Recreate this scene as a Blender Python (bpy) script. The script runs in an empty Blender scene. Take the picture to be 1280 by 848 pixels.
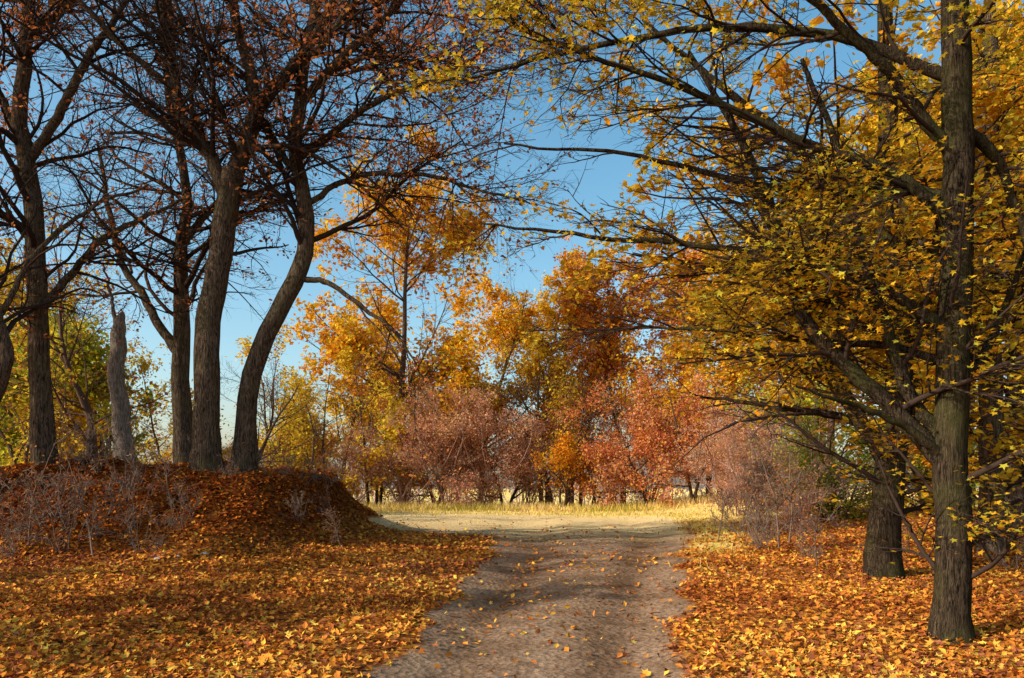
import bpy, math, bmesh
import numpy as np
from mathutils import Vector
rng = np.random.default_rng(7)
scene = bpy.context.scene
UP = np.array([0, 0, 1.0])

def unit(v):
    return v / np.maximum(np.linalg.norm(v, axis=-1, keepdims=True), 1e-9)

def sst(a, b, x):
    t = np.clip((x - a) / (b - a), 0, 1)
    return t * t * (3 - 2 * t)

# ---------------------------------------------------------------- terrain
def road_c(y):
    return np.interp(y, [-20, 0, 6.4, 13.5, 20, 26, 60], [-1.5, -0.5, 0.16, 1.25, 2.1, 2.2, 4.0])
def road_w(y):
    return np.interp(y, [-20, 6.4, 13.5, 20, 26, 60], [1.1, 1.2, 1.65, 2.5, 3.2, 3.2])

def wob(x, y, f=1.0):
    return (np.sin(x * 1.3 * f + 1.7 * np.sin(y * 0.9 * f)) + np.sin(y * 1.7 * f + 1.3 * np.sin(x * 1.1 * f + 2)) +
            0.5 * np.sin(x * 3.1 * f + y * 2.3 * f)) / 2.5

def mound_mask(x, y):
    edge = x + 0.35 * wob(x * 0.3, y * 0.9) + .16 * wob(x, y, 2.3)
    sx = 0.3 * sst(-2.4, -5.1, edge) + 0.7 * sst(-3.6, -4.8, edge)
    sy = sst(12.3, 15.3, y + 0.5 * wob(x * 0.7, y * 0.2)) * (1 - sst(20, 25, y))
    return sx * sy

def ground_z(x, y):
    x = np.asarray(x, float); y = np.asarray(y, float)
    z = 0.3 * sst(2, 14, y) - 0.16 * sst(28, 40, y)
    z = z - np.clip((y - 43) * 0.16, 0, 9)
    mm = mound_mask(x, y)
    z = z + (1.48 + 0.2 * wob(x * 0.6, y * 0.5)) * mm + 0.10 * wob(x, y, 2.1) * mm + .045 * wob(x, y, 5.2) * mm
    z = z + 0.45 * sst(5.5, 11, x) * sst(4, 10, y)
    z = z + 0.03 * wob(x, y) + 0.012 * wob(x, y, 3.7)
    d = np.abs(x - road_c(y)) / road_w(y)
    z = z - 0.05 * (1 - sst(0.7, 1.2, d)) - 0.05 * np.exp(-((d - 0.55) / 0.2) ** 2) * (y < 28)
    return z

def road_mask(x, y):
    d = np.abs(x - road_c(y)) / road_w(y) + 0.11 * wob(x, y, 1.6) + .05 * wob(x, y, 4.3)
    m = (1 - sst(0.75, 1.2, d)) * (1 - sst(27, 31, y))
    s = sst(17.6, 19.4, y + .45 * x + 0.5 * wob(x, y, .8)) * (1 - sst(28, 33, y + 0.12 * x)) * (1 - sst(2, 4, x)) * (x > -12)
    return np.clip(np.maximum(m, s * 0.95), 0, 1) * (1 - sst(.05, .3, mound_mask(x, y)))

def grass_mask(x, y):
    g = sst(20, 26, y + 1.5 * wob(x, y, .6))
    g2 = np.exp(-((x - (road_c(y) + road_w(y) * 1.25)) / 0.7) ** 2) * sst(10, 15, y) * 0.8
    return np.clip(np.maximum(g, g2), 0, 1) * (1 - sst(.02, .2, mound_mask(x, y)))

def axis(a, b, fine, lo, hi, g):
    c = list(np.arange(a, b, fine)); st = fine; p = c[-1]
    while p < hi:
        st *= g; p += st; c.append(p)
    st = fine; p = c[0]; pre = []
    while p > lo:
        st *= g; p -= st; pre.append(p)
    return np.array(pre[::-1] + c)

def new_obj(name, me, loc=(0, 0, 0)):
    o = bpy.data.objects.new(name, me); scene.collection.objects.link(o); o.location = loc
    return o

def build_mesh(name, parts, mats, smooth_slots=(0, 2)):
    V = []; LI = []; LS = []; MI = []; C = []; SM = []; off = 0; lo = 0
    for v, f, slot, col in parts:
        if len(f) == 0: continue
        V.append(v); k = f.shape[1]
        LI.append((f + off).ravel()); LS.append(lo + np.arange(len(f)) * k)
        MI.append(np.full(len(f), slot)); SM.append(np.full(len(f), slot in smooth_slots))
        if col is None: col = np.full((len(f), 3), 0.1)
        C.append(np.concatenate([col, np.ones((len(f), 1))], 1))
        off += len(v); lo += f.size
    V = np.concatenate(V); LI = np.concatenate(LI); LS = np.concatenate(LS)
    me = bpy.data.meshes.new(name)
    me.vertices.add(len(V)); me.vertices.foreach_set('co', V.astype(np.float32).ravel())
    me.loops.add(len(LI)); me.loops.foreach_set('vertex_index', LI.astype(np.int32))
    me.polygons.add(len(LS)); me.polygons.foreach_set('loop_start', LS.astype(np.int32))
    for m in mats: me.materials.append(m)
    me.polygons.foreach_set('material_index', np.concatenate(MI).astype(np.int32))
    me.polygons.foreach_set('use_smooth', np.concatenate(SM))
    me.update(calc_edges=True)
    a = me.attributes.new('Col', 'FLOAT_COLOR', 'FACE')
    a.data.foreach_set('color', np.concatenate(C).astype(np.float32).ravel())
    return me

# ---------------------------------------------------------------- materials
def mat(name):
    m = bpy.data.materials.new(name); m.use_nodes = True
    nt = m.node_tree; nt.nodes.clear()
    out = nt.nodes.new('ShaderNodeOutputMaterial')
    return m, nt, out

def node(nt, t, ins=None, **kw):
    n = nt.nodes.new(t)
    for k, v in kw.items(): setattr(n, k, v)
    for k, v in (ins or {}).items():
        if isinstance(v, bpy.types.NodeSocket): nt.links.new(v, n.inputs[k])
        else: n.inputs[k].default_value = v
    return n

def ramp(nt, fac, stops):
    r = nt.nodes.new('ShaderNodeValToRGB'); nt.links.new(fac, r.inputs[0])
    e = r.color_ramp.elements
    while len(e) < len(stops): e.new(0.5)
    for el, (p, c) in zip(e, stops): el.position = p; el.color = (*c, 1)
    return r.outputs[0]

def leaf_mat(name, trans=0.45):
    m, nt, out = mat(name)
    a = node(nt, 'ShaderNodeAttribute', attribute_name='Col')
    p = node(nt, 'ShaderNodeBsdfDiffuse', {'Color': a.outputs['Color']})
    t = node(nt, 'ShaderNodeBsdfTranslucent', {'Color': a.outputs['Color']})
    mx = node(nt, 'ShaderNodeMixShader', {0: trans, 1: p.outputs[0], 2: t.outputs[0]})
    nt.links.new(mx.outputs[0], out.inputs[0])
    return m

def twig_mat(name, c):
    m, nt, out = mat(name)
    p = node(nt, 'ShaderNodeBsdfDiffuse', {'Color': (*c, 1)}); nt.links.new(p.outputs[0], out.inputs[0])
    return m

def bark_mat(name, dark, light, moss=(0.05, 0.06, 0.02), mossamt=0.3, bump=0.6, sc=1.0):
    m, nt, out = mat(name)
    tc = node(nt, 'ShaderNodeTexCoord')
    mp = node(nt, 'ShaderNodeMapping', {'Vector': tc.outputs['Object'], 'Scale': (26 * sc, 26 * sc, 3.6 * sc)})
    n1 = node(nt, 'ShaderNodeTexNoise', {'Vector': mp.outputs[0], 'Scale': 1.5, 'Detail': 4.0, 'Roughness': .7, 'Distortion': 1.2})
    col = ramp(nt, n1.outputs[0], [(0.38, dark), (0.5, tuple((a * .6 + b * .4) for a, b in zip(dark, light))), (0.66, light)])
    n2 = node(nt, 'ShaderNodeTexNoise', {'Vector': tc.outputs['Object'], 'Scale': 1.7, 'Detail': 3.0})
    mf = ramp(nt, n2.outputs[0], [(0.45, (0, 0, 0)), (0.7, (mossamt,) * 3)])
    c = node(nt, 'ShaderNodeMix', data_type='RGBA'); nt.links.new(mf, c.inputs[0])
    nt.links.new(col, c.inputs[6]); c.inputs[7].default_value = (*moss, 1)
    b = node(nt, 'ShaderNodeBump', {'Height': n1.outputs[0], 'Strength': bump, 'Distance': 0.09})
    p = node(nt, 'ShaderNodeBsdfDiffuse', {'Color': c.outputs[2], 'Roughness': 0.9, 'Normal': b.outputs[0]})
    nt.links.new(p.outputs[0], out.inputs[0])
    return m

LEAF = leaf_mat('autumn_leaf', 0.42)
LITTER = leaf_mat('fallen_leaf', 0.1)
GRASSM = leaf_mat('grass_blade', 0.3)
BARK = bark_mat('oak_bark', (0.026, 0.018, 0.013), (0.32, 0.22, 0.14), mossamt=.4, moss=(.15, .13, .05), bump=1.0)
BARKG = bark_mat('maple_bark', (0.014, 0.010, 0.008), (0.14, 0.10, 0.06), moss=(0.10, 0.10, 0.03), mossamt=.6, bump=1.0, sc=1.3)
BARKL = bark_mat('pale_bark', (0.12, 0.09, 0.07), (0.50, 0.40, 0.30), mossamt=.15)
TW = twig_mat('dark_twig', (.050, .033, .024)); TWR = twig_mat('russet_twig', (.36, .22, .16)); TWB = twig_mat('brown_twig', (.10, .064, .043)); TWL = twig_mat('pale_twig', (.20, .14, .10))

# ---------------------------------------------------------------- tubes/leaves
def grow(S, D, L, R, K, wander, up, rend=0.25):
    N = len(S); P = np.empty((N, K + 1, 3)); P[:, 0] = S; d = unit(D)
    for i in range(K):
        d = unit(d + rng.normal(0, wander, (N, 3)) + np.array([0, 0, 1.0]) * up)
        P[:, i + 1] = P[:, i] + d * (L / K)[:, None]
    return P, R[:, None] * (1 - (1 - rend) * np.linspace(0, 1, K + 1)), L

def children(lv, M, t0, t1, a0, a1, l0, l1, rf, flat=0.0, absl=False, w=None, rmin=0.003, bias=None):
    P, Rr, L = lv; N, K1, _ = P.shape; K = K1 - 1
    w = L if w is None else w * L
    idx = rng.choice(N, M, p=w / w.sum())
    t0 = np.broadcast_to(t0, (N,))[idx]
    tt = t0 + (t1 - t0) * rng.random(M); t = tt * K
    i = np.minimum(t.astype(int), K - 1); f = (t - i)[:, None]
    pos = P[idx, i] * (1 - f) + P[idx, i + 1] * f
    tan = unit(P[idx, i + 1] - P[idx, i])
    r = Rr[idx, i] * (1 - f[:, 0]) + Rr[idx, i + 1] * f[:, 0]
    perp = unit(np.cross(tan, rng.normal(size=(M, 3)))); perp[:, 2] *= (1 - flat); perp = unit(perp)
    a = rng.uniform(a0, a1, M)[:, None]
    d = tan * np.cos(a) + perp * np.sin(a); d[:, 2] *= (1 - flat * 0.6)
    if bias is not None: d = d + np.array(bias)
    le = rng.uniform(l0, l1, M) * (1 - 0.45 * tt)
    if not absl: le = le * L[idx]
    rad = np.maximum(np.minimum(r * rf * rng.uniform(.7, 1, M), le * 0.018), rmin)
    return pos, unit(d), le, rad

def tubes(lv, n, rough=0.0):
    P, Rr, L = lv; N, K1, _ = P.shape
    T = np.empty_like(P); T[:, 1:-1] = P[:, 2:] - P[:, :-2]; T[:, 0] = P[:, 1] - P[:, 0]; T[:, -1] = P[:, -1] - P[:, -2]
    T = unit(T); ref = np.zeros((N, 3)); ref[np.arange(N), np.argmin(np.abs(T.mean(1)), 1)] = 1
    U = unit(np.cross(T, ref[:, None, :])); W = np.cross(T, U)
    a = np.arange(n) / n * 2 * np.pi
    rr = Rr[:, :, None] * np.ones(n)
    if rough:
        ph = rng.random((N, 1, 1)) * 9
        k = np.arange(K1)[None, :, None]
        rr = rr * (1 + rough * (np.sin(3 * a + k * .35 + ph) + .6 * np.sin(5 * a - k * .5 + ph) + .5 * rng.normal(size=(N, K1, n))))
    V = P[:, :, None, :] + rr[..., None] * (np.cos(a)[None, None, :, None] * U[:, :, None, :] + np.sin(a)[None, None, :, None] * W[:, :, None, :])
    b = (np.arange(N) * K1 * n)[:, None, None]; k = (np.arange(K1 - 1) * n)[None, :, None]; j = np.arange(n)[None, None, :]; j2 = (j + 1) % n
    F = np.stack([b + k + j, b + k + j2, b + k + n + j2, b + k + n + j], -1).reshape(-1, 4)
    return V.reshape(-1, 3), F

def _maple():
    o = [(180, .12), (112, .55), (80, .36), (52, .85), (28, .42), (0, 1.0), (-28, .42), (-52, .85), (-80, .36), (-112, .55)]
    return np.array([[r * math.cos(math.radians(t)) + .1, r * math.sin(math.radians(t)), 0.18 * r * r * (abs(t) > 40)] for t, r in o]) * 0.62
SHAPES = {
    'maple': _maple(),
    'oval': np.array([[-.5, 0, 0], [-.1, -.27, .07], [.25, -.22, .05], [.55, 0, -.05], [.25, .22, .06], [-.1, .27, .08]]),
    'quad': np.array([[-.5, 0, 0], [0, -.33, .09], [.5, 0, -.02], [0, .33, .09]]),
}
def leaf_geo(P, size, shape, tilt=0.7, droop=0.0):
    N = len(P); s = SHAPES[shape]; k = len(s)
    n = unit(rng.normal(size=(N, 3)) * tilt + UP)
    u = rng.normal(size=(N, 3)); u = unit(u - n * (u * n).sum(1, keepdims=True)); u[:, 2] -= droop; u = unit(u)
    v = np.cross(n, u)
    V = P[:, None, :] + size[:, None, None] * (s[None, :, 0, None] * u[:, None] + s[None, :, 1, None] * v[:, None] + s[None, :, 2, None] * n[:, None])
    return V.reshape(-1, 3), np.arange(N * k).reshape(N, k)

def clump(P, f, ph):
    x, y, z = (P * f).T
    return (np.sin(x + ph + 1.3 * np.sin(y * .8)) + np.sin(y * 1.1 + ph * 2 + 1.2 * np.sin(z)) + np.sin(z * 1.3 + ph * 3 + np.sin(x * 1.2))) / 3

def pick(pal, P, f, ph, spread=0.28, jit=0.3):
    pal = np.array(pal); c = clump(P, f, ph) * .5 + .5 + rng.normal(0, spread, len(P))
    i = np.clip((c * len(pal)).astype(int), 0, len(pal) - 1)
    return pal[i] * rng.uniform(1 - jit, 1 + jit, (len(P), 1))

def leaf_part(lv, n, size, pal, shape, f=1.0, thr=-2, tilt=.7, jitter=.06, droop=.2, kill=None):
    P, Rr, L = lv; N, K1, _ = P.shape
    idx = rng.integers(0, N, n); t = rng.uniform(.25, 1, n) * (K1 - 1)
    i = np.minimum(t.astype(int), K1 - 2); fr = (t - i)[:, None]
    pos = P[idx, i] * (1 - fr) + P[idx, i + 1] * fr + rng.normal(0, jitter, (n, 3))
    ph = rng.random() * 9
    keep = clump(pos, f, ph) + rng.normal(0, .15, n) > thr
    if kill is not None: keep &= rng.random(n) > kill(pos)
    pos = pos[keep]
    V, F = leaf_geo(pos, size * rng.uniform(.6, 1.25, len(pos)), shape, tilt, droop)
    return V, F, 1, np.clip(pick(pal, pos, f * 1.7, ph + 3), 0, .9)

def catmull(pts, K):
    pts = np.array(pts, float); n = len(pts)
    ext = np.vstack([2 * pts[0] - pts[1], pts, 2 * pts[-1] - pts[-2]])
    t = np.linspace(0, n - 1, K + 1); i = np.minimum(t.astype(int), n - 2); f = (t - i)[:, None]
    a, b, c, d = ext[i], ext[i + 1], ext[i + 2], ext[i + 3]
    return .5 * (2 * b + (c - a) * f + (2 * a - 5 * b + 4 * c - d) * f ** 2 + (3 * b - a - 3 * c + d) * f ** 3)

# ---------------------------------------------------------------- palettes
YEL = [(.70, .37, .02), (.78, .51, .03), (.74, .52, .04), (.58, .45, .04), (.82, .56, .05)]
OLIVE = [(.42, .27, .02), (.66, .42, .025), (.80, .50, .03), (.48, .42, .04), (.76, .38, .02)]
GOLD = [(.72, .28, .018), (.78, .38, .02), (.80, .46, .03), (.76, .33, .02), (.62, .21, .02)]
RED = [(.58, .17, .06), (.70, .25, .07), (.72, .32, .07), (.54, .15, .06), (.70, .38, .08)]
PINK = [(.68, .33, .20), (.72, .39, .20), (.62, .27, .17), (.72, .48, .18), (.70, .32, .14)]
BROWN = [(.28, .09, .03), (.40, .14, .035), (.46, .18, .04), (.34, .10, .03)]
YG = [(.46, .43, .04), (.62, .54, .04), (.36, .39, .04), (.70, .54, .04)]
GREEN = [(.24, .32, .04), (.34, .38, .04), (.44, .44, .04)]

# ---------------------------------------------------------------- skeleton trees
def skeleton_tree(name, xy, s, limbs, cfg, bark, rs=1.0):
    """limbs: (points [dx,dy,dz,r] in units of s metres relative to base, t0, weight)"""
    K = 30; Ps = []; Rs = []; t0 = []; w = []
    for pts, a, b in limbs:
        q = catmull(pts, K); P = q[:, :3] * s; R = np.maximum(q[:, 3] * s * rs, .004)
        wig = np.cumsum(rng.normal(0, 1, (K + 1, 3)), 0) * 0.018; wig -= np.linspace(0, 1, K + 1)[:, None] * wig[-1]; wig[0] = 0
        Ps.append(P + wig * min(1.2, 60 * s)); Rs.append(R); t0.append(a); w.append(b)
    P = np.array(Ps); R = np.array(Rs); L = np.linalg.norm(np.diff(P, axis=1), axis=2).sum(1)
    lv0 = (P, R, L); parts = []
    v, f = tubes(lv0, 14, rough=.035); parts.append((v, f, 0, None))
    c = cfg
    a = children(lv0, c['n1'], np.array(t0), .98, .5, 1.2, c['l1'][0], c['l1'][1], .5, c['flat'], True, np.array(w), rmin=.01, bias=c.get('bias'))
    lv1 = grow(*a, 9, c.get('wander', .13), c.get('up', .03), .25)
    v, f = tubes(lv1, 6); parts.append((v, f, 2, None))
    a = children(lv1, c['n2'], .12, 1, .5, 1.1, .25, .6, .6, c['flat'], rmin=.005)
    lv2 = grow(*a, 6, c.get('wander', .13), c.get('up', .03), .3)
    v, f = tubes(lv2, 4); parts.append((v, f, 2, None))
    a = children(lv2, c['n3'], .1, 1, .4, 1.1, .3, .7, .6, c['flat'], rmin=.003)
    lv3 = grow(*a, 3, .16, c.get('up', .03), .4)
    v, f = tubes(lv3, 3); parts.append((v, f, 2, None))
    if c['leaves']:
        parts.append(leaf_part(lv3, c['leaves'], c['lsize'], c['pal'], c.get('shape', 'oval'), c.get('f', 1.2), c.get('thr', -.3), c.get('tilt', .6), kill=c.get('kill')))
    me = build_mesh(name, parts, [bark, LEAF, TW])
    return new_obj(name, me, (xy[0], xy[1], float(ground_z(*xy)) - 0.03))

def T(*p): return [(x, y, z, r) for x, y, z, r in p]

bare = dict(n1=95, l1=(2.0, 5.0), n2=1050, n3=6000, flat=.3, up=.01, wander=.16, leaves=10500, lsize=.09, pal=BROWN + RED[:2], thr=-.15, f=.6)

skeleton_tree('oak_tree', (-5.95, 15.5), .0156, [
    (T((0, 0, -25, 34), (0, 0, 0, 28), (2, 0, 40, 20), (4, 0, 110, 18.5), (8, 0, 190, 18), (18, 0, 260, 17), (28, 0, 340, 17), (34, 0, 375, 15)), .6, .35),
    (T((32, 0, 365, 14), (48, 0, 410, 12), (65, 0, 460, 11), (97, 5, 500, 9), (122, 15, 545, 8), (133, 30, 620, 6), (150, 50, 720, 3)), .1, 1),
    (T((27, 0, 335, 11), (2, -5, 390, 10), (-25, -12, 440, 8), (-35, -20, 510, 7), (-48, -30, 600, 6), (-75, -40, 720, 3)), .15, 1),
    (T((64, 0, 455, 9), (45, 12, 520, 8), (25, 25, 600, 6), (5, 40, 700, 3)), .1, 1),
    (T((95, 5, 498, 7), (150, -20, 530, 5), (210, -40, 590, 4), (270, -50, 680, 2)), .1, 1),
    (T((-30, -15, 470, 5), (-90, -50, 520, 4), (-150, -80, 590, 3), (-200, -110, 690, 1.5)), .1, 1),
], bare, BARK, .84)
skeleton_tree('oak_tree', (-5.35, 15.8), .0158, [
    (T((0, 0, -25, 25), (0, 0, 0, 21), (1, 0, 60, 15), (12, 0, 130, 14), (40, 0, 190, 13), (65, 0, 240, 13), (76, 0, 290, 12), (72, 0, 350, 11), (66, 0, 400, 10), (72, 0, 460, 9), (80, 0, 520, 8), (90, 10, 600, 6), (100, 15, 720, 4)), .45, .8),
    (T((67, 0, 395, 6), (120, -15, 418, 5), (190, -30, 450, 4), (260, -40, 470, 3), (330, -50, 515, 1.5)), .2, 1.3),
    (T((65, 0, 240, 5), (110, -10, 232, 4), (160, -15, 200, 3), (205, -20, 165, 2), (232, -20, 110, 1)), .3, .9),
    (T((72, 0, 460, 7), (130, -20, 500, 6), (200, -40, 560, 4.5), (270, -60, 640, 3), (340, -60, 690, 2)), .1, 1.3),
    (T((70, 0, 365, 6), (35, 20, 420, 5), (0, 40, 490, 4), (-20, 60, 580, 3)), .2, .7),
    (T((74, 0, 330, 5), (140, 0, 368, 4), (220, -10, 370, 3), (300, -20, 345, 2), (370, -30, 320, 1)), .2, 1.3),
    (T((80, 0, 520, 6), (150, -40, 590, 5), (250, -100, 610, 3.5), (380, -150, 570, 2), (460, -170, 510, 1)), .2, 1.6),
], dict(bare, n1=140, n2=1650, n3=9500, leaves=17000), BARK, .84)
skeleton_tree('oak_tree', (-7.4, 18), .0181, [
    (T((0, 0, -25, 19), (0, 0, 0, 16), (-2, 0, 100, 13), (0, 0, 200, 11), (2, 0, 280, 9), (8, 0, 330, 7), (-5, 0, 400, 6), (-20, 0, 480, 5), (-22, 0, 600, 4), (-30, 0, 700, 2)), .3, 1),
    (T((-2, 0, 130, 8), (-30, 5, 165, 7), (-60, 10, 210, 6), (-90, 20, 260, 5), (-112, 30, 330, 4), (-130, 40, 420, 2)), .3, 1),
    (T((2, 0, 275, 6), (40, 10, 330, 5), (70, 20, 400, 4), (95, 30, 500, 2)), .2, 1),
], dict(bare, n1=50, n2=450, n3=2600, leaves=3500), BARK, .85)
skeleton_tree('oak_tree', (-9.15, 15.6), .0156, [
    (T((0, 0, -25, 26), (0, 0, 0, 21), (-4, 0, 90, 16), (-8, 0, 200, 15), (-12, 0, 300, 14), (-22, 0, 380, 13), (-27, 0, 450, 11), (-20, 0, 540, 10), (-18, 0, 650, 8), (-25, 0, 760, 5)), .35, 1),
    (T((-8, 0, 195, 7), (20, 5, 235, 6), (60, 15, 290, 5), (100, 20, 322, 4), (160, 30, 350, 2)), .3, 1),
    (T((-22, 0, 380, 8), (20, -10, 440, 7), (60, -20, 500, 6), (110, -30, 560, 4), (160, -40, 650, 2)), .2, 1),
    (T((-24, 0, 400, 7), (-60, 10, 470, 6), (-90, 20, 560, 4), (-110, 30, 680, 2)), .2, 1),
    (T((-20, 0, 540, 7), (20, 20, 600, 5), (80, 40, 660, 4), (120, 60, 760, 2)), .1, 1),
], dict(bare, n1=80, n2=800, n3=4600, leaves=8000), BARK, .8)
skeleton_tree('oak_tree', (-9.6, 14.4), .0145, [
    (T((-20, 0, -25, 22), (-18, 0, 0, 18), (-5, 0, 90, 14), (20, 0, 150, 12), (30, 0, 190, 10), (18, 0, 235, 9), (0, 0, 300, 8), (-20, 0, 420, 6), (-10, 0, 600, 3)), .5, 1),
    (T((20, 0, 230, 5), (50, 20, 320, 4), (110, 40, 380, 3), (180, 60, 420, 2)), .2, 1),
], dict(bare, n1=25, n2=220, n3=1600, leaves=1500), BARK, .8)
skeleton_tree('broken_tree_trunk', (-8.3, 17), .0171, [
    (T((0, 0, -25, 18), (0, 0, 0, 14), (-3, 0, 60, 11), (-5, 0, 120, 10), (-7, 0, 170, 9), (-4, 0, 192, 5), (-2, 0, 198, 1)), .6, 1),
    (T((-5, 0, 140, 4), (-20, 5, 180, 3), (-28, 10, 220, 2), (-30, 10, 260, 1)), .3, 1),
], dict(bare, n1=6, l1=(.5, 1.2), n2=40, n3=200, leaves=60), BARKL)

mp = dict(n1=120, l1=(1.0, 2.3), n2=1000, n3=4800, flat=.75, up=.0, wander=.12, leaves=16000, lsize=.082, pal=OLIVE, thr=-.12, f=1.3, shape='maple', tilt=.42)
low1 = lambda p: .85 * sst(2.75, 2.2, p[:, 2]) * sst(-.3, -1.3, p[:, 0])
skeleton_tree('maple_tree', (4.08, 7.4), .00744, [
    (T((0, 0, -30, 36), (0, 0, 0, 30), (2, 0, 50, 23), (5, 0, 150, 22), (2, 0, 250, 21), (5, 0, 400, 20), (8, 0, 550, 19), (6, 0, 700, 18), (4, 0, 820, 16), (0, 0, 1000, 12)), .25, .6),
    (T((-2, 0, 215, 12), (-25, 5, 248, 12), (-60, 15, 290, 11), (-110, 30, 345, 10), (-160, 45, 410, 9), (-180, 60, 500, 8), (-205, 80, 590, 7), (-240, 100, 680, 5), (-300, 120, 800, 3)), .2, 1),
    (T((0, 0, 228, 7), (-60, -10, 266, 5), (-130, -30, 290, 3.5), (-215, -60, 312, 1.5)), .2, .6),
    (T((3, 0, 380, 8), (-80, 10, 440, 6.5), (-190, 30, 482, 5), (-310, 50, 508, 4), (-440, 60, 520, 3), (-590, 70, 545, 1.2)), .15, 1.1),
    (T((6, 0, 520, 9), (-80, 10, 600, 7), (-180, 20, 640, 6), (-300, 20, 690, 4.5), (-450, 20, 745, 3), (-560, 20, 790, 2)), .15, 1),
    (T((5, 0, 600, 9), (-80, -20, 690, 7), (-180, -40, 770, 5), (-320, -60, 850, 3)), .1, .8),
    (T((6, 0, 700, 8), (-120, 30, 770, 6.5), (-300, 60, 800, 5), (-470, 80, 785, 3.5), (-620, 100, 750, 1.5)), .1, 1.2),
    (T((6, 0, 560, 7), (-90, 40, 580, 6), (-220, 90, 600, 4.5), (-380, 130, 660, 3), (-560, 160, 690, 1.5)), .1, 1.2),
    (T((6, 0, 640, 9), (40, 5, 632, 8), (75, 10, 585, 6), (105, 15, 510, 5), (135, 20, 400, 2)), .2, .8),
    (T((2, 0, 250, 9), (-40, 20, 310, 9), (-72, 40, 420, 8), (-86, 60, 520, 7), (-105, 80, 640, 5), (-150, 100, 780, 3)), .2, 1),
    (T((4, 0, 310, 7), (60, 30, 370, 6), (110, 60, 460, 4), (160, 80, 560, 2)), .2, 1),
    (T((4, 0, 345, 6), (-60, 60, 380, 5), (-160, 130, 400, 4), (-280, 200, 430, 2.5), (-380, 260, 440, 1.2)), .15, 1.2),
], dict(mp, n1=175, n2=1600, n3=8000, leaves=24000, kill=lambda p: np.maximum(low1(p), .2 * sst(-1, -2.2, p[:, 0]) * sst(3.6, 4.6, p[:, 2]))), BARKG, .95)
skeleton_tree('maple_tree', (5.12, 11), .01105, [
    (T((0, 0, -30, 30), (0, 0, 0, 25), (2, 0, 60, 20), (12, 0, 150, 18), (20, 0, 250, 16), (15, 0, 350, 14), (5, 0, 450, 13), (10, 0, 600, 11), (0, 0, 750, 8)), .25, 1),
    (T((10, 0, 140, 10), (-50, 10, 230, 9), (-100, 20, 330, 8), (-130, 30, 450, 6), (-200, 40, 580, 3)), .2, 1),
    (T((20, 0, 250, 8), (60, 20, 330, 7), (90, 30, 450, 5), (120, 40, 600, 3)), .2, 1),
    (T((18, 0, 310, 8), (-60, 20, 370, 6), (-180, 50, 400, 5), (-300, 80, 430, 2)), .2, 1),
    (T((6, 0, 450, 8), (-80, 0, 520, 6), (-180, 0, 600, 5), (-300, 0, 700, 2)), .2, 1),
    (T((14, 0, 180, 6), (-50, 40, 210, 5), (-130, 90, 225, 3), (-200, 120, 240, 1.5)), .2, .4),
], dict(mp, n1=130, l1=(1.5, 3.2), n2=950, n3=4300, leaves=21000, lsize=.12, thr=-.2, pal=YEL[:2] + GOLD[:3] + OLIVE[:3], shape='oval', kill=lambda p: .9 * sst(3.4, 2.6, p[:, 2]) * sst(0, -1, p[:, 0])), BARKG)
skeleton_tree('maple_tree', (7.5, 12.5), .01256, [
    (T((0, 0, -30, 22), (0, 0, 0, 18), (2, 0, 150, 14), (-4, 0, 300, 13), (2, 0, 500, 10), (0, 0, 700, 6)), .25, 1),
    (T((-2, 0, 250, 8), (-60, 10, 350, 6), (-110, 20, 480, 3)), .2, 1),
    (T((-2, 0, 350, 8), (50, -10, 430, 6), (100, 0, 560, 3)), .2, 1),
], dict(mp, n1=70, l1=(1.5, 3.2), n2=500, n3=2200, leaves=10000, lsize=.14, pal=YEL, shape='oval'), BARK)
skeleton_tree('maple_tree', (9.35, 15), .01508, [
    (T((-8, 0, -30, 26), (-6, 0, 0, 20), (5, 0, 90, 17), (12, 0, 200, 15), (-10, 0, 340, 13), (-30, 0, 460, 10), (-30, 0, 650, 6)), .25, 1),
    (T((-8, 0, 330, 8), (20, 10, 420, 6), (60, 20, 540, 3)), .2, 1),
], dict(mp, n1=70, l1=(1.8, 3.8), n2=500, n3=2200, leaves=10000, lsize=.15, pal=GOLD + YEL, shape='oval'), BARK)

# ---------------------------------------------------------------- generic trees
def tree_mesh(name, H, pal, bark, nleaf=16000, lsize=.17, r0=.18, crown=.36, n=(16, 150, 1100), t0=.18, thr=-.15, f=.55, up=.05, stems=1, spread=.0, shape='quad', twig=None):
    S = np.zeros((stems, 3)); S[:, 2] = -.2
    if stems > 1: S[:, :2] = rng.normal(0, .12 * H * .3, (stems, 2))
    D = np.tile(UP, (stems, 1)) + rng.normal(0, spread + .03, (stems, 3))
    L = H * rng.uniform(.75, 1, stems) if stems > 1 else np.array([float(H)])
    lv0 = grow(S, D, L, np.full(stems, r0), 12, .07 if stems == 1 else .12, .03, .15)
    parts = []; v, fc = tubes(lv0, 8 if stems == 1 else 5); parts.append((v, fc, 0, None))
    a = children(lv0, n[0], t0, .97, .6, 1.25, H * crown * .7, H * crown * 1.1, .55, 0, True, rmin=.012)
    lv1 = grow(*a, 7, .13, up, .2); v, fc = tubes(lv1, 4); parts.append((v, fc, 2, None))
    a = children(lv1, n[1], .1, 1, .5, 1.2, .3, .65, .6, .15, rmin=.007)
    lv2 = grow(*a, 4, .15, up * .5, .3); v, fc = tubes(lv2, 3); parts.append((v, fc, 2, None))
    a = children(lv2, n[2], .1, 1, .5, 1.2, .35, .75, .6, .15, rmin=.006)
    lv3 = grow(*a, 2, .15, .0, .4); v, fc = tubes(lv3, 3); parts.append((v, fc, 2, None))
    if nleaf: parts.append(leaf_part(lv3, nleaf, lsize, pal, shape, f, thr, .9, .15))
    return build_mesh(name, parts, [bark, LEAF, twig or TWB])

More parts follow.
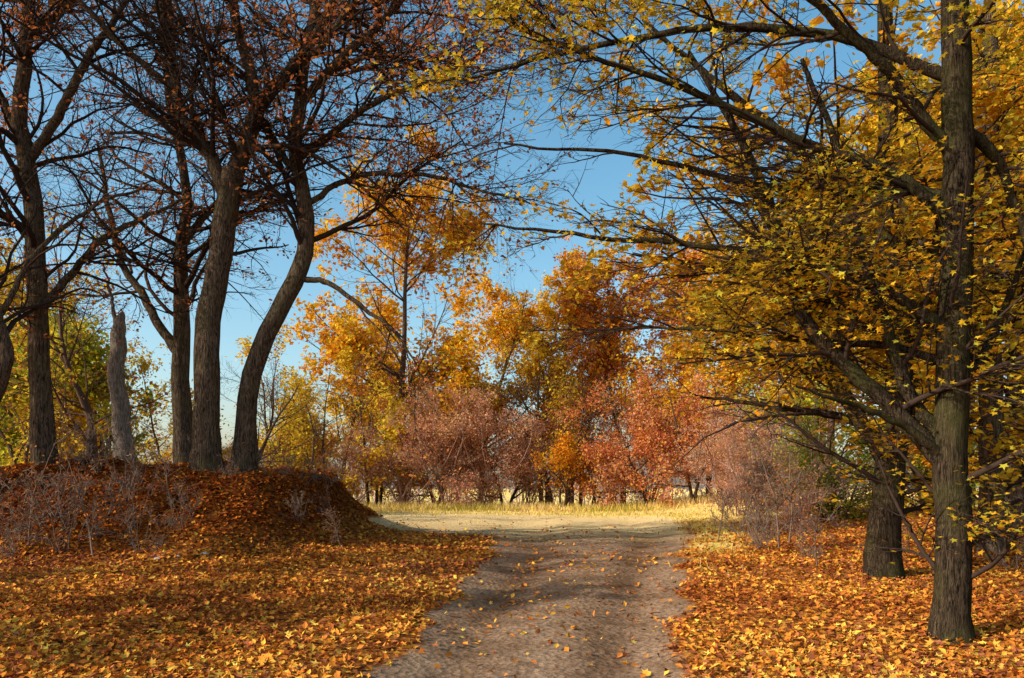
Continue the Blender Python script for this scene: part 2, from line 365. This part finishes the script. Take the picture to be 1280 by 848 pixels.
def put(me, name, x, y, sc=1.0, rot=None, lean=0.0):
    o = new_obj(name, me, (x, y, float(ground_z(x, y))))
    o.rotation_euler = (lean * rng.normal(), lean * rng.normal(), rng.uniform(0, 6.28) if rot is None else rot)
    k = rng.uniform(.92, 1.08)
    o.scale = (sc * k, sc * k, sc)
    return o

G1 = tree_mesh('golden_tree', 18, GOLD[1:4] + YEL[:3] + GOLD[:1], TWB, 28000, .25, .24, .44, (28, 280, 1600), thr=-.22)
Y1 = tree_mesh('yellow_tree', 14, YEL + GOLD[1:3], TWB, 24000, .23, .18, .42, (24, 220, 1200), thr=-.3)
Y2 = tree_mesh('yellow_bush', 8, YEL, TWB, 14000, .19, .1, .45, (24, 200, 1000), t0=.05, stems=3, spread=.2)
R1 = tree_mesh('russet_tree', 9, RED + PINK[:2], TWB, 14000, .16, .12, .45, (26, 240, 1300), t0=.08, stems=2, spread=.15, thr=-.2)
O1 = tree_mesh('orange_tree', 16, RED[1:] + GOLD, TWB, 22000, .23, .2, .42, (24, 220, 1300), thr=-.25)
P1 = tree_mesh('pink_shrub', 6.5, PINK, TWR, 10000, .115, .045, .36, (50, 420, 2200), t0=.05, stems=9, spread=.28, thr=-.4, twig=TWR)
P2 = tree_mesh('bare_shrub', 4, PINK + YEL[:1], TWR, 1800, .09, .03, .34, (50, 400, 2000), t0=.05, stems=10, spread=.35, thr=-.2, twig=TWR)
B1 = tree_mesh('bare_tree', 10, YEL + BROWN, TWB, 3500, .16, .14, .42, (24, 260, 1500), t0=.15, stems=2, spread=.15, thr=.0)
YG1 = tree_mesh('yellow_green_tree', 9, YG, TWB, 15000, .19, .12, .42, (24, 200, 1100), t0=.1, stems=2, spread=.12)
GR1 = tree_mesh('green_bush', 4.6, GREEN + YG[:2], TWB, 8000, .13, .05, .45, (30, 200, 1000), t0=.05, stems=5, spread=.3)
F1 = tree_mesh('low_orange_tree', 4.6, GOLD[:4] + RED[:2], TWB, 7000, .16, .09, .55, (22, 160, 800), t0=.2, stems=3, spread=.35)
SH = tree_mesh('oak_tree', 13, BROWN + RED, TWB, 14000, .24, .24, .40, (22, 110, 380), t0=.2, thr=.3, f=.75)
BR = tree_mesh('bare_shrub', 1.7, BROWN, TWL, 400, .06, .011, .4, (22, 120, 420), t0=.05, stems=8, spread=.45, thr=-.1, twig=TWL)
SP = tree_mesh('sapling', 2.3, BROWN, TWL, 160, .06, .022, .28, (14, 70, 240), t0=.2, thr=0, twig=TWL)

for m, nm, x, y, s in [
    (G1, 'golden_tree', -6.3, 46, 1.05), (G1, 'golden_tree', -2.2, 54, .92), (Y1, 'yellow_tree', -10.8, 49, .95), (Y1, 'yellow_tree', -3.3, 47, .75),
    (Y2, 'yellow_bush', -10.0, 40, 1.0), (Y2, 'yellow_bush', -12.6, 43, 1.1), (Y2, 'yellow_bush', -7.2, 42.2, 1.0),
    (P1, 'pink_shrub', -8.4, 40.5, .7), (P1, 'pink_shrub', -5.6, 41, .95), (P1, 'pink_shrub', -3.4, 41.5, 1.05), (P1, 'pink_shrub', -1.4, 41.5, 1.0),
    (R1, 'russet_tree', -4.2, 45, .95), (R1, 'russet_tree', -.6, 46, .95),
    (B1, 'bare_tree', 3.3, 42.5, .95), (B1, 'bare_tree', 2.0, 47, 1.2),
    (F1, 'low_orange_tree', 2.6, 41.3, .95), (F1, 'low_orange_tree', 4.4, 42.5, .8),
    (R1, 'russet_tree', 6.9, 40, .86), (R1, 'russet_tree', 9.0, 39, .9), (P1, 'pink_shrub', 5.4, 43, .8), (P1, 'pink_shrub', 7.6, 43.5, .95), (P1, 'pink_shrub', .8, 43.5, .8),
    (O1, 'orange_tree', 7.0, 50, 1.0), (O1, 'orange_tree', 12.5, 48, 1.0), (Y1, 'yellow_tree', 2.0, 53, 1.15), (G1, 'golden_tree', 10.6, 43, .75), (O1, 'orange_tree', 4.2, 49, .75),
    (P1, 'pink_shrub', 10.2, 36, .75), (P1, 'pink_shrub', 8.6, 32, .6), (P1, 'pink_shrub', 12.5, 38, .8),
    (P2, 'bare_shrub', 7.6, 26, .8), (P2, 'bare_shrub', 8.8, 28, 1.1), (P2, 'bare_shrub', 6.7, 18.5, .6), (P2, 'bare_shrub', 8.4, 22, .9),
    (GR1, 'green_bush', 10.0, 27.5, 1.0), (GR1, 'green_bush', 8.1, 20.5, .75), (GR1, 'green_bush', 11, 21, 1.0),
    (Y1, 'yellow_tree', 14.5, 36, 1.15), (Y1, 'yellow_tree', 11.0, 29, .95), (G1, 'golden_tree', 18.5, 34, 1.05), (Y1, 'yellow_tree', 12.6, 22, 1.0),
    (O1, 'orange_tree', 17, 44, 1.1), (Y2, 'yellow_bush', 13.8, 25, .8), (R1, 'russet_tree', 15.5, 29, .7),
    (YG1, 'yellow_green_tree', -14.3, 30, 1.05), (YG1, 'yellow_green_tree', -18, 32, 1.1), (Y2, 'yellow_bush', -16.2, 27, 1.0), (YG1, 'yellow_green_tree', -22, 36, 1.1),
    (Y2, 'yellow_bush', -11.8, 28, .7), (B1, 'bare_tree', -19.5, 38, 1.1), (B1, 'bare_tree', -10.5, 34, .8), (B1, 'bare_tree', -12.4, 22.5, .9),
    (Y1, 'yellow_tree', -26, 42, .9), (P1, 'pink_shrub', -12.5, 37, .5),
]:
    put(m, nm, x, y, s, lean=.03)
# trees out of frame on the left, shading the foreground
for x, y, s in [(-9.5, 5.2, .55), (-14.5, 8.5, .95), (-15, -3.0, .8), (-20, 10.5, 1.0)]:
    put(SH, 'oak_tree', x, y, s, lean=.04)
for x, y, s in [(-7.2, 12.9, .95), (-8.3, 13.1, .7), (-6.4, 13.6, .8), (-5.6, 13.4, .6), (-9.2, 13.8, .9), (-7.8, 15.0, .8), (-10, 14.6, .9), (-5.2, 14.6, .5), (-9.4, 16.8, .9), (-6.6, 16.6, .7), (-3.9, 14.6, .45),
                (-6.9, 14.3, .9), (-4.7, 15.6, .5), (-7.5, 13.5, .9), (-4.5, 17, .6), (-6.0, 12.9, .6), (-8.0, 12.6, .6), (-4.3, 18.5, .6), (-5.6, 16.8, .5), (-4.0, 16.2, .35),
                (5.9, 8.2, .6), (6.4, 9.6, .7), (7.0, 11, .8), (5.2, 9.4, .4), (6.0, 12.5, .7), (8.4, 13.5, 1.0), (4.9, 13.2, .5), (4.6, 14.6, .7), (5.0, 16.2, .8), (5.4, 18.6, .9)]:
    put(BR, 'bare_shrub', x, y, s)
for x, y, s in [(-6.7, 12.7, .95), (-3.0, 14.2, .55), (-7.9, 13.0, .9), (-5.9, 13.9, .7), (4.6, 12.0, .6), (4.9, 14.6, .9), (5.6, 17.5, 1.1), (4.4, 17.0, .8), (6.3, 13.6, 1.0), (5.3, 7.4, .45), (6.4, 21, 1.3), (-8.9, 13.4, 1.0), (5.4, 15.6, 1.0), (5.9, 19.3, 1.2), (4.75, 6.9, .4)]:
    put(SP, 'sapling', x, y, s, lean=.1)

def far_mass():
    parts = []
    n = 170; x = rng.uniform(-130, 130, n); y = rng.uniform(85, 160, n)
    S = np.stack([x, y, ground_z(x, y) - .3], 1)
    lv0 = grow(S, np.tile(UP, (n, 1)), rng.uniform(9, 14, n), np.full(n, .2), 6, .07, .03, .2)
    v, f = tubes(lv0, 4); parts.append((v, f, 2, None))
    a = children(lv0, n * 12, .05, .97, .6, 1.2, 3, 5, .5, 0, True, rmin=.03); lv1 = grow(*a, 4, .15, .04, .3)
    v, f = tubes(lv1, 3); parts.append((v, f, 2, None))
    a = children(lv1, n * 40, .1, 1, .5, 1.2, .3, .6, .5, rmin=.02); lv2 = grow(*a, 2, .15, 0, .3)
    v, f = tubes(lv2, 3); parts.append((v, f, 2, None))
    parts.append(leaf_part(lv2, 34000, .6, [(.60, .44, .36), (.64, .48, .38), (.56, .44, .40)], 'quad', .1, -.5, 1, .5))
    new_obj('distant_tree_line', build_mesh('distant_tree_line', parts, [TWB, LEAF, TWR]))
far_mass()

# ---------------------------------------------------------------- ground
xs = axis(-13, 11, .11, -600, 600, 1.12); ys = axis(4.5, 26, .11, -60, 900, 1.06)
X, Y = np.meshgrid(xs, ys); x = X.ravel(); y = Y.ravel(); z = ground_z(x, y)
nx, ny = len(xs), len(ys)
i = (np.arange(ny - 1)[:, None] * nx + np.arange(nx - 1)[None]).ravel()
F = np.stack([i, i + 1, i + nx + 1, i + nx], 1)
m, nt, out = mat('leaf_strewn_ground')
geo = node(nt, 'ShaderNodeNewGeometry'); pos = geo.outputs['Position']
ar = node(nt, 'ShaderNodeAttribute', attribute_name='road'); ag = node(nt, 'ShaderNodeAttribute', attribute_name='grass')
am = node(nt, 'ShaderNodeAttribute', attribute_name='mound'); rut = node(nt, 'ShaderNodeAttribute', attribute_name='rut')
n0 = node(nt, 'ShaderNodeTexNoise', {'Vector': pos, 'Scale': 2.0, 'Detail': 4.0, 'Roughness': .65})
vo = node(nt, 'ShaderNodeTexVoronoi', {'Vector': pos, 'Scale': 17.0, 'Randomness': 1.0})
sep = node(nt, 'ShaderNodeSeparateColor', {0: vo.outputs['Color']})
lit = ramp(nt, sep.outputs[0], [(0, (.12, .04, .016)), (.35, (.27, .085, .024)), (.7, (.46, .165, .032)), (1, (.56, .26, .05))])
big = ramp(nt, n0.outputs[0], [(.3, (.5, .45, .45)), (.7, (1.1, 1.1, 1.1))])
def mul(a, b, fac=None):
    c = node(nt, 'ShaderNodeMix', data_type='RGBA', blend_type='MULTIPLY')
    if fac is None: c.inputs[0].default_value = 1
    else: nt.links.new(fac, c.inputs[0])
    nt.links.new(a, c.inputs[6])
    if isinstance(b, tuple): c.inputs[7].default_value = (*b, 1)
    else: nt.links.new(b, c.inputs[7])
    return c.outputs[2]
litm = mul(mul(lit, big), (.5, .42, .4), am.outputs['Fac'])  # mound litter browner, with brush and tree shade painted into its colour
n3 = node(nt, 'ShaderNodeTexNoise', {'Vector': pos, 'Scale': 14.0, 'Detail': 6.0, 'Roughness': .8})
soil0 = ramp(nt, n3.outputs[0], [(.3, (.13, .082, .05)), (.52, (.27, .185, .12)), (.72, (.42, .30, .20))])
soil = mul(soil0, ramp(nt, n0.outputs[0], [(.3, (.6, .5, .42)), (.6, (1.1, 1.05, 1.0))]))
soil = mul(soil, (.6, .54, .5), rut.outputs['Fac'])
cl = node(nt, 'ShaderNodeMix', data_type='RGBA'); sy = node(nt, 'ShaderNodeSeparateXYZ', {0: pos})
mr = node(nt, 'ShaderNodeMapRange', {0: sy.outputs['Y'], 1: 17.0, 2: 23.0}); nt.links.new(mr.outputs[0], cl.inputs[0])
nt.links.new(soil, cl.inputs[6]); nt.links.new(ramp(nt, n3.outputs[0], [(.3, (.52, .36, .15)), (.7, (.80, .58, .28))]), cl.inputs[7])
gr = ramp(nt, n0.outputs[0], [(.3, (.48, .33, .07)), (.5, (.70, .50, .14)), (.7, (.76, .56, .2))])
def mfac(a, amt=.5):
    ad = node(nt, 'ShaderNodeMath', {0: n3.outputs[0], 1: -.5}, operation='ADD')
    mu = node(nt, 'ShaderNodeMath', {0: ad.outputs[0], 1: amt * 2.4}, operation='MULTIPLY')
    s = node(nt, 'ShaderNodeMath', {0: a, 1: mu.outputs[0]}, operation='ADD')
    return ramp(nt, s.outputs[0], [(.35, (0, 0, 0)), (.6, (1, 1, 1))])
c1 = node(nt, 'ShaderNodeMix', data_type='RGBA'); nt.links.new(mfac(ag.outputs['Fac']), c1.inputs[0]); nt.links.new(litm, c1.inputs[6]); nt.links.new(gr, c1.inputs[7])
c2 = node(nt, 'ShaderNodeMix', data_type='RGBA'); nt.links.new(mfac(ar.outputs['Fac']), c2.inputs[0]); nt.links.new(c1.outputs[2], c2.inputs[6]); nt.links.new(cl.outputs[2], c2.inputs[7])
hh = node(nt, 'ShaderNodeMath', {0: n3.outputs[0], 1: vo.outputs['Distance']}, operation='ADD')
bp = node(nt, 'ShaderNodeBump', {'Height': hh.outputs[0], 'Strength': .7, 'Distance': .04})
p = node(nt, 'ShaderNodeBsdfDiffuse', {'Color': c2.outputs[2], 'Roughness': .95, 'Normal': bp.outputs[0]})
nt.links.new(p.outputs[0], out.inputs[0])
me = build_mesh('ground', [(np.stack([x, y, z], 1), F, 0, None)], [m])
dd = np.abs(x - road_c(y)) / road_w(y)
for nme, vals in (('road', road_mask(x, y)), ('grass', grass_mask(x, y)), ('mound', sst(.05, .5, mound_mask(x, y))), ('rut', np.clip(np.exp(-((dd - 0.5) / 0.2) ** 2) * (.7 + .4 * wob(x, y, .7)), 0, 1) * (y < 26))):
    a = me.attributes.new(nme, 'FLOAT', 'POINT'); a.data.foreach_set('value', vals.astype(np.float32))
new_obj('ground', me)

def litter(n, x0, x1, y0, y1, size, shape, pal, pw=1.6):
    u = rng.random(n); yy = y0 + (y1 - y0) * u ** pw; xx = rng.uniform(x0, x1, n)
    rm = road_mask(xx, yy); gm = grass_mask(xx, yy)
    pr = 1 - .955 * np.clip(rm * 1.5, 0, 1); pr *= 1 - .8 * gm
    pr *= .75 + .5 * wob(xx, yy, .9)
    k = rng.random(n) < pr; xx = xx[k]; yy = yy[k]
    P = np.stack([xx, yy, ground_z(xx, yy) + rng.uniform(.004, .045, len(xx))], 1)
    V, F = leaf_geo(P, size * rng.uniform(.5, 1.3, len(xx)), shape, .45)
    c = pick(pal, P, .9, 1.0, .3, .4)
    dull = np.clip(.4 + .6 * wob(xx, yy, 1.3) + rng.normal(0, .3, len(xx)), 0, 1)[:, None]
    c = c * (1 - .42 * dull * np.array([.75, 1.0, .8]))
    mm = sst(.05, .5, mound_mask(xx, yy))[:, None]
    c = c * (1 - mm) + c * np.array([.72, .55, .55]) * mm  # fallen leaves on the mound redder, overhead shade painted into their colour
    return V, F, 0, np.clip(c, 0, .9)
LIT = [(.38, .11, .03), (.62, .21, .035), (.80, .33, .04), (.86, .46, .06), (.72, .26, .035), (.38, .13, .05)]
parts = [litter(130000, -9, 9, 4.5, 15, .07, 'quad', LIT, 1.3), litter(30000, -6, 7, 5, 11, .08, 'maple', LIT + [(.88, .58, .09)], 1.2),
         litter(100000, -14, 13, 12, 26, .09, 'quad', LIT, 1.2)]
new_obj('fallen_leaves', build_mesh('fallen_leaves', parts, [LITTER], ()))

def grass(n, x0, x1, y0, y1, h):
    xx = rng.uniform(x0, x1, n); yy = rng.uniform(y0, y1, n)
    pr = grass_mask(xx, yy) * (1 - road_mask(xx, yy)) * (.55 + .6 * wob(xx, yy, 1.1))
    k = rng.random(n) < pr; xx = xx[k]; yy = yy[k]; N = len(xx)
    B = np.stack([xx, yy, ground_z(xx, yy) - .01], 1); a = rng.uniform(0, 6.28, N)
    wv = np.stack([np.cos(a), np.sin(a), a * 0], 1) * .012 * (yy / 20)[:, None]
    tip = B + unit(rng.normal(0, .35, (N, 3)) + UP) * (h * rng.uniform(.4, 1.3, N))[:, None]
    V = np.stack([B - wv, B + wv, tip], 1).reshape(-1, 3)
    return V, np.arange(3 * N).reshape(N, 3), 0, pick([(.50, .42, .07), (.72, .54, .12), (.80, .58, .18), (.82, .6, .26)], B, .8, 2.0)
new_obj('grass', build_mesh('grass', [grass(50000, -16, 14, 19, 42, .13), grass(16000, 1.5, 7, 10, 24, .13), grass(20000, -16, 14, 36, 43, .4)], [GRASSM], ()))

m, nt, out = mat('pale_stone'); p = node(nt, 'ShaderNodeBsdfPrincipled', {'Roughness': .8})
tc = node(nt, 'ShaderNodeTexCoord'); nn = node(nt, 'ShaderNodeTexNoise', {'Vector': tc.outputs['Object'], 'Scale': 12.0, 'Detail': 5.0})
nt.links.new(ramp(nt, nn.outputs[0], [(.3, (.25, .23, .21)), (.7, (.5, .47, .44))]), p.inputs['Base Color']); nt.links.new(p.outputs[0], out.inputs[0])
for sx, sy_, r in [(-5.6, 12.6, .045), (-5.3, 12.65, .03), (-4.9, 12.7, .05)]:
    bm = bmesh.new(); bmesh.ops.create_icosphere(bm, subdivisions=3, radius=r)
    for v in bm.verts:
        v.co.x *= 1.5; v.co.z *= .6; v.co *= 1 + .18 * math.sin(v.co.x * 60 + sx) * math.cos(v.co.y * 70 + sy_)
    me = bpy.data.meshes.new('stone'); bm.to_mesh(me); bm.free(); me.materials.append(m)
    new_obj('stone', me, (sx, sy_, float(ground_z(sx, sy_)) + r * .3))

# ---------------------------------------------------------------- light
AZ = math.radians(-113); EL = math.radians(29)
w = bpy.data.worlds.new('World'); scene.world = w; w.use_nodes = True; nt = w.node_tree; nt.nodes.clear()
sky = nt.nodes.new('ShaderNodeTexSky'); sky.sky_type = 'NISHITA'; sky.sun_disc = False
sky.sun_elevation = EL; sky.sun_rotation = AZ; sky.air_density = 1.0; sky.dust_density = 2.0; sky.ozone_density = 1.0
hs = nt.nodes.new('ShaderNodeHueSaturation'); hs.inputs['Saturation'].default_value = 1.25; hs.inputs['Hue'].default_value = .48; hs.inputs['Value'].default_value = 1.45
bg = nt.nodes.new('ShaderNodeBackground'); bg.inputs[1].default_value = .15
wo = nt.nodes.new('ShaderNodeOutputWorld')
nt.links.new(sky.outputs[0], hs.inputs['Color']); nt.links.new(hs.outputs[0], bg.inputs[0]); nt.links.new(bg.outputs[0], wo.inputs[0])
ld = bpy.data.lights.new('sun', 'SUN'); ld.energy = 5; ld.angle = math.radians(.5); ld.color = (1, .92, .80)
lo = bpy.data.objects.new('sun', ld); scene.collection.objects.link(lo)
d = Vector((math.sin(AZ) * math.cos(EL), math.cos(AZ) * math.cos(EL), math.sin(EL)))
lo.rotation_euler = d.to_track_quat('Z', 'Y').to_euler()

cd = bpy.data.cameras.new('camera'); co = bpy.data.objects.new('camera', cd); scene.collection.objects.link(co)
co.location = (0, 0, 1.6); co.rotation_euler = (math.radians(90), 0, 0)
cd.lens = 28; cd.sensor_width = 36; cd.shift_y = .1375; cd.clip_end = 3000; cd.clip_start = .05
scene.camera = co
scene.view_settings.view_transform = 'Standard'; scene.view_settings.look = 'None'; scene.view_settings.exposure = 0
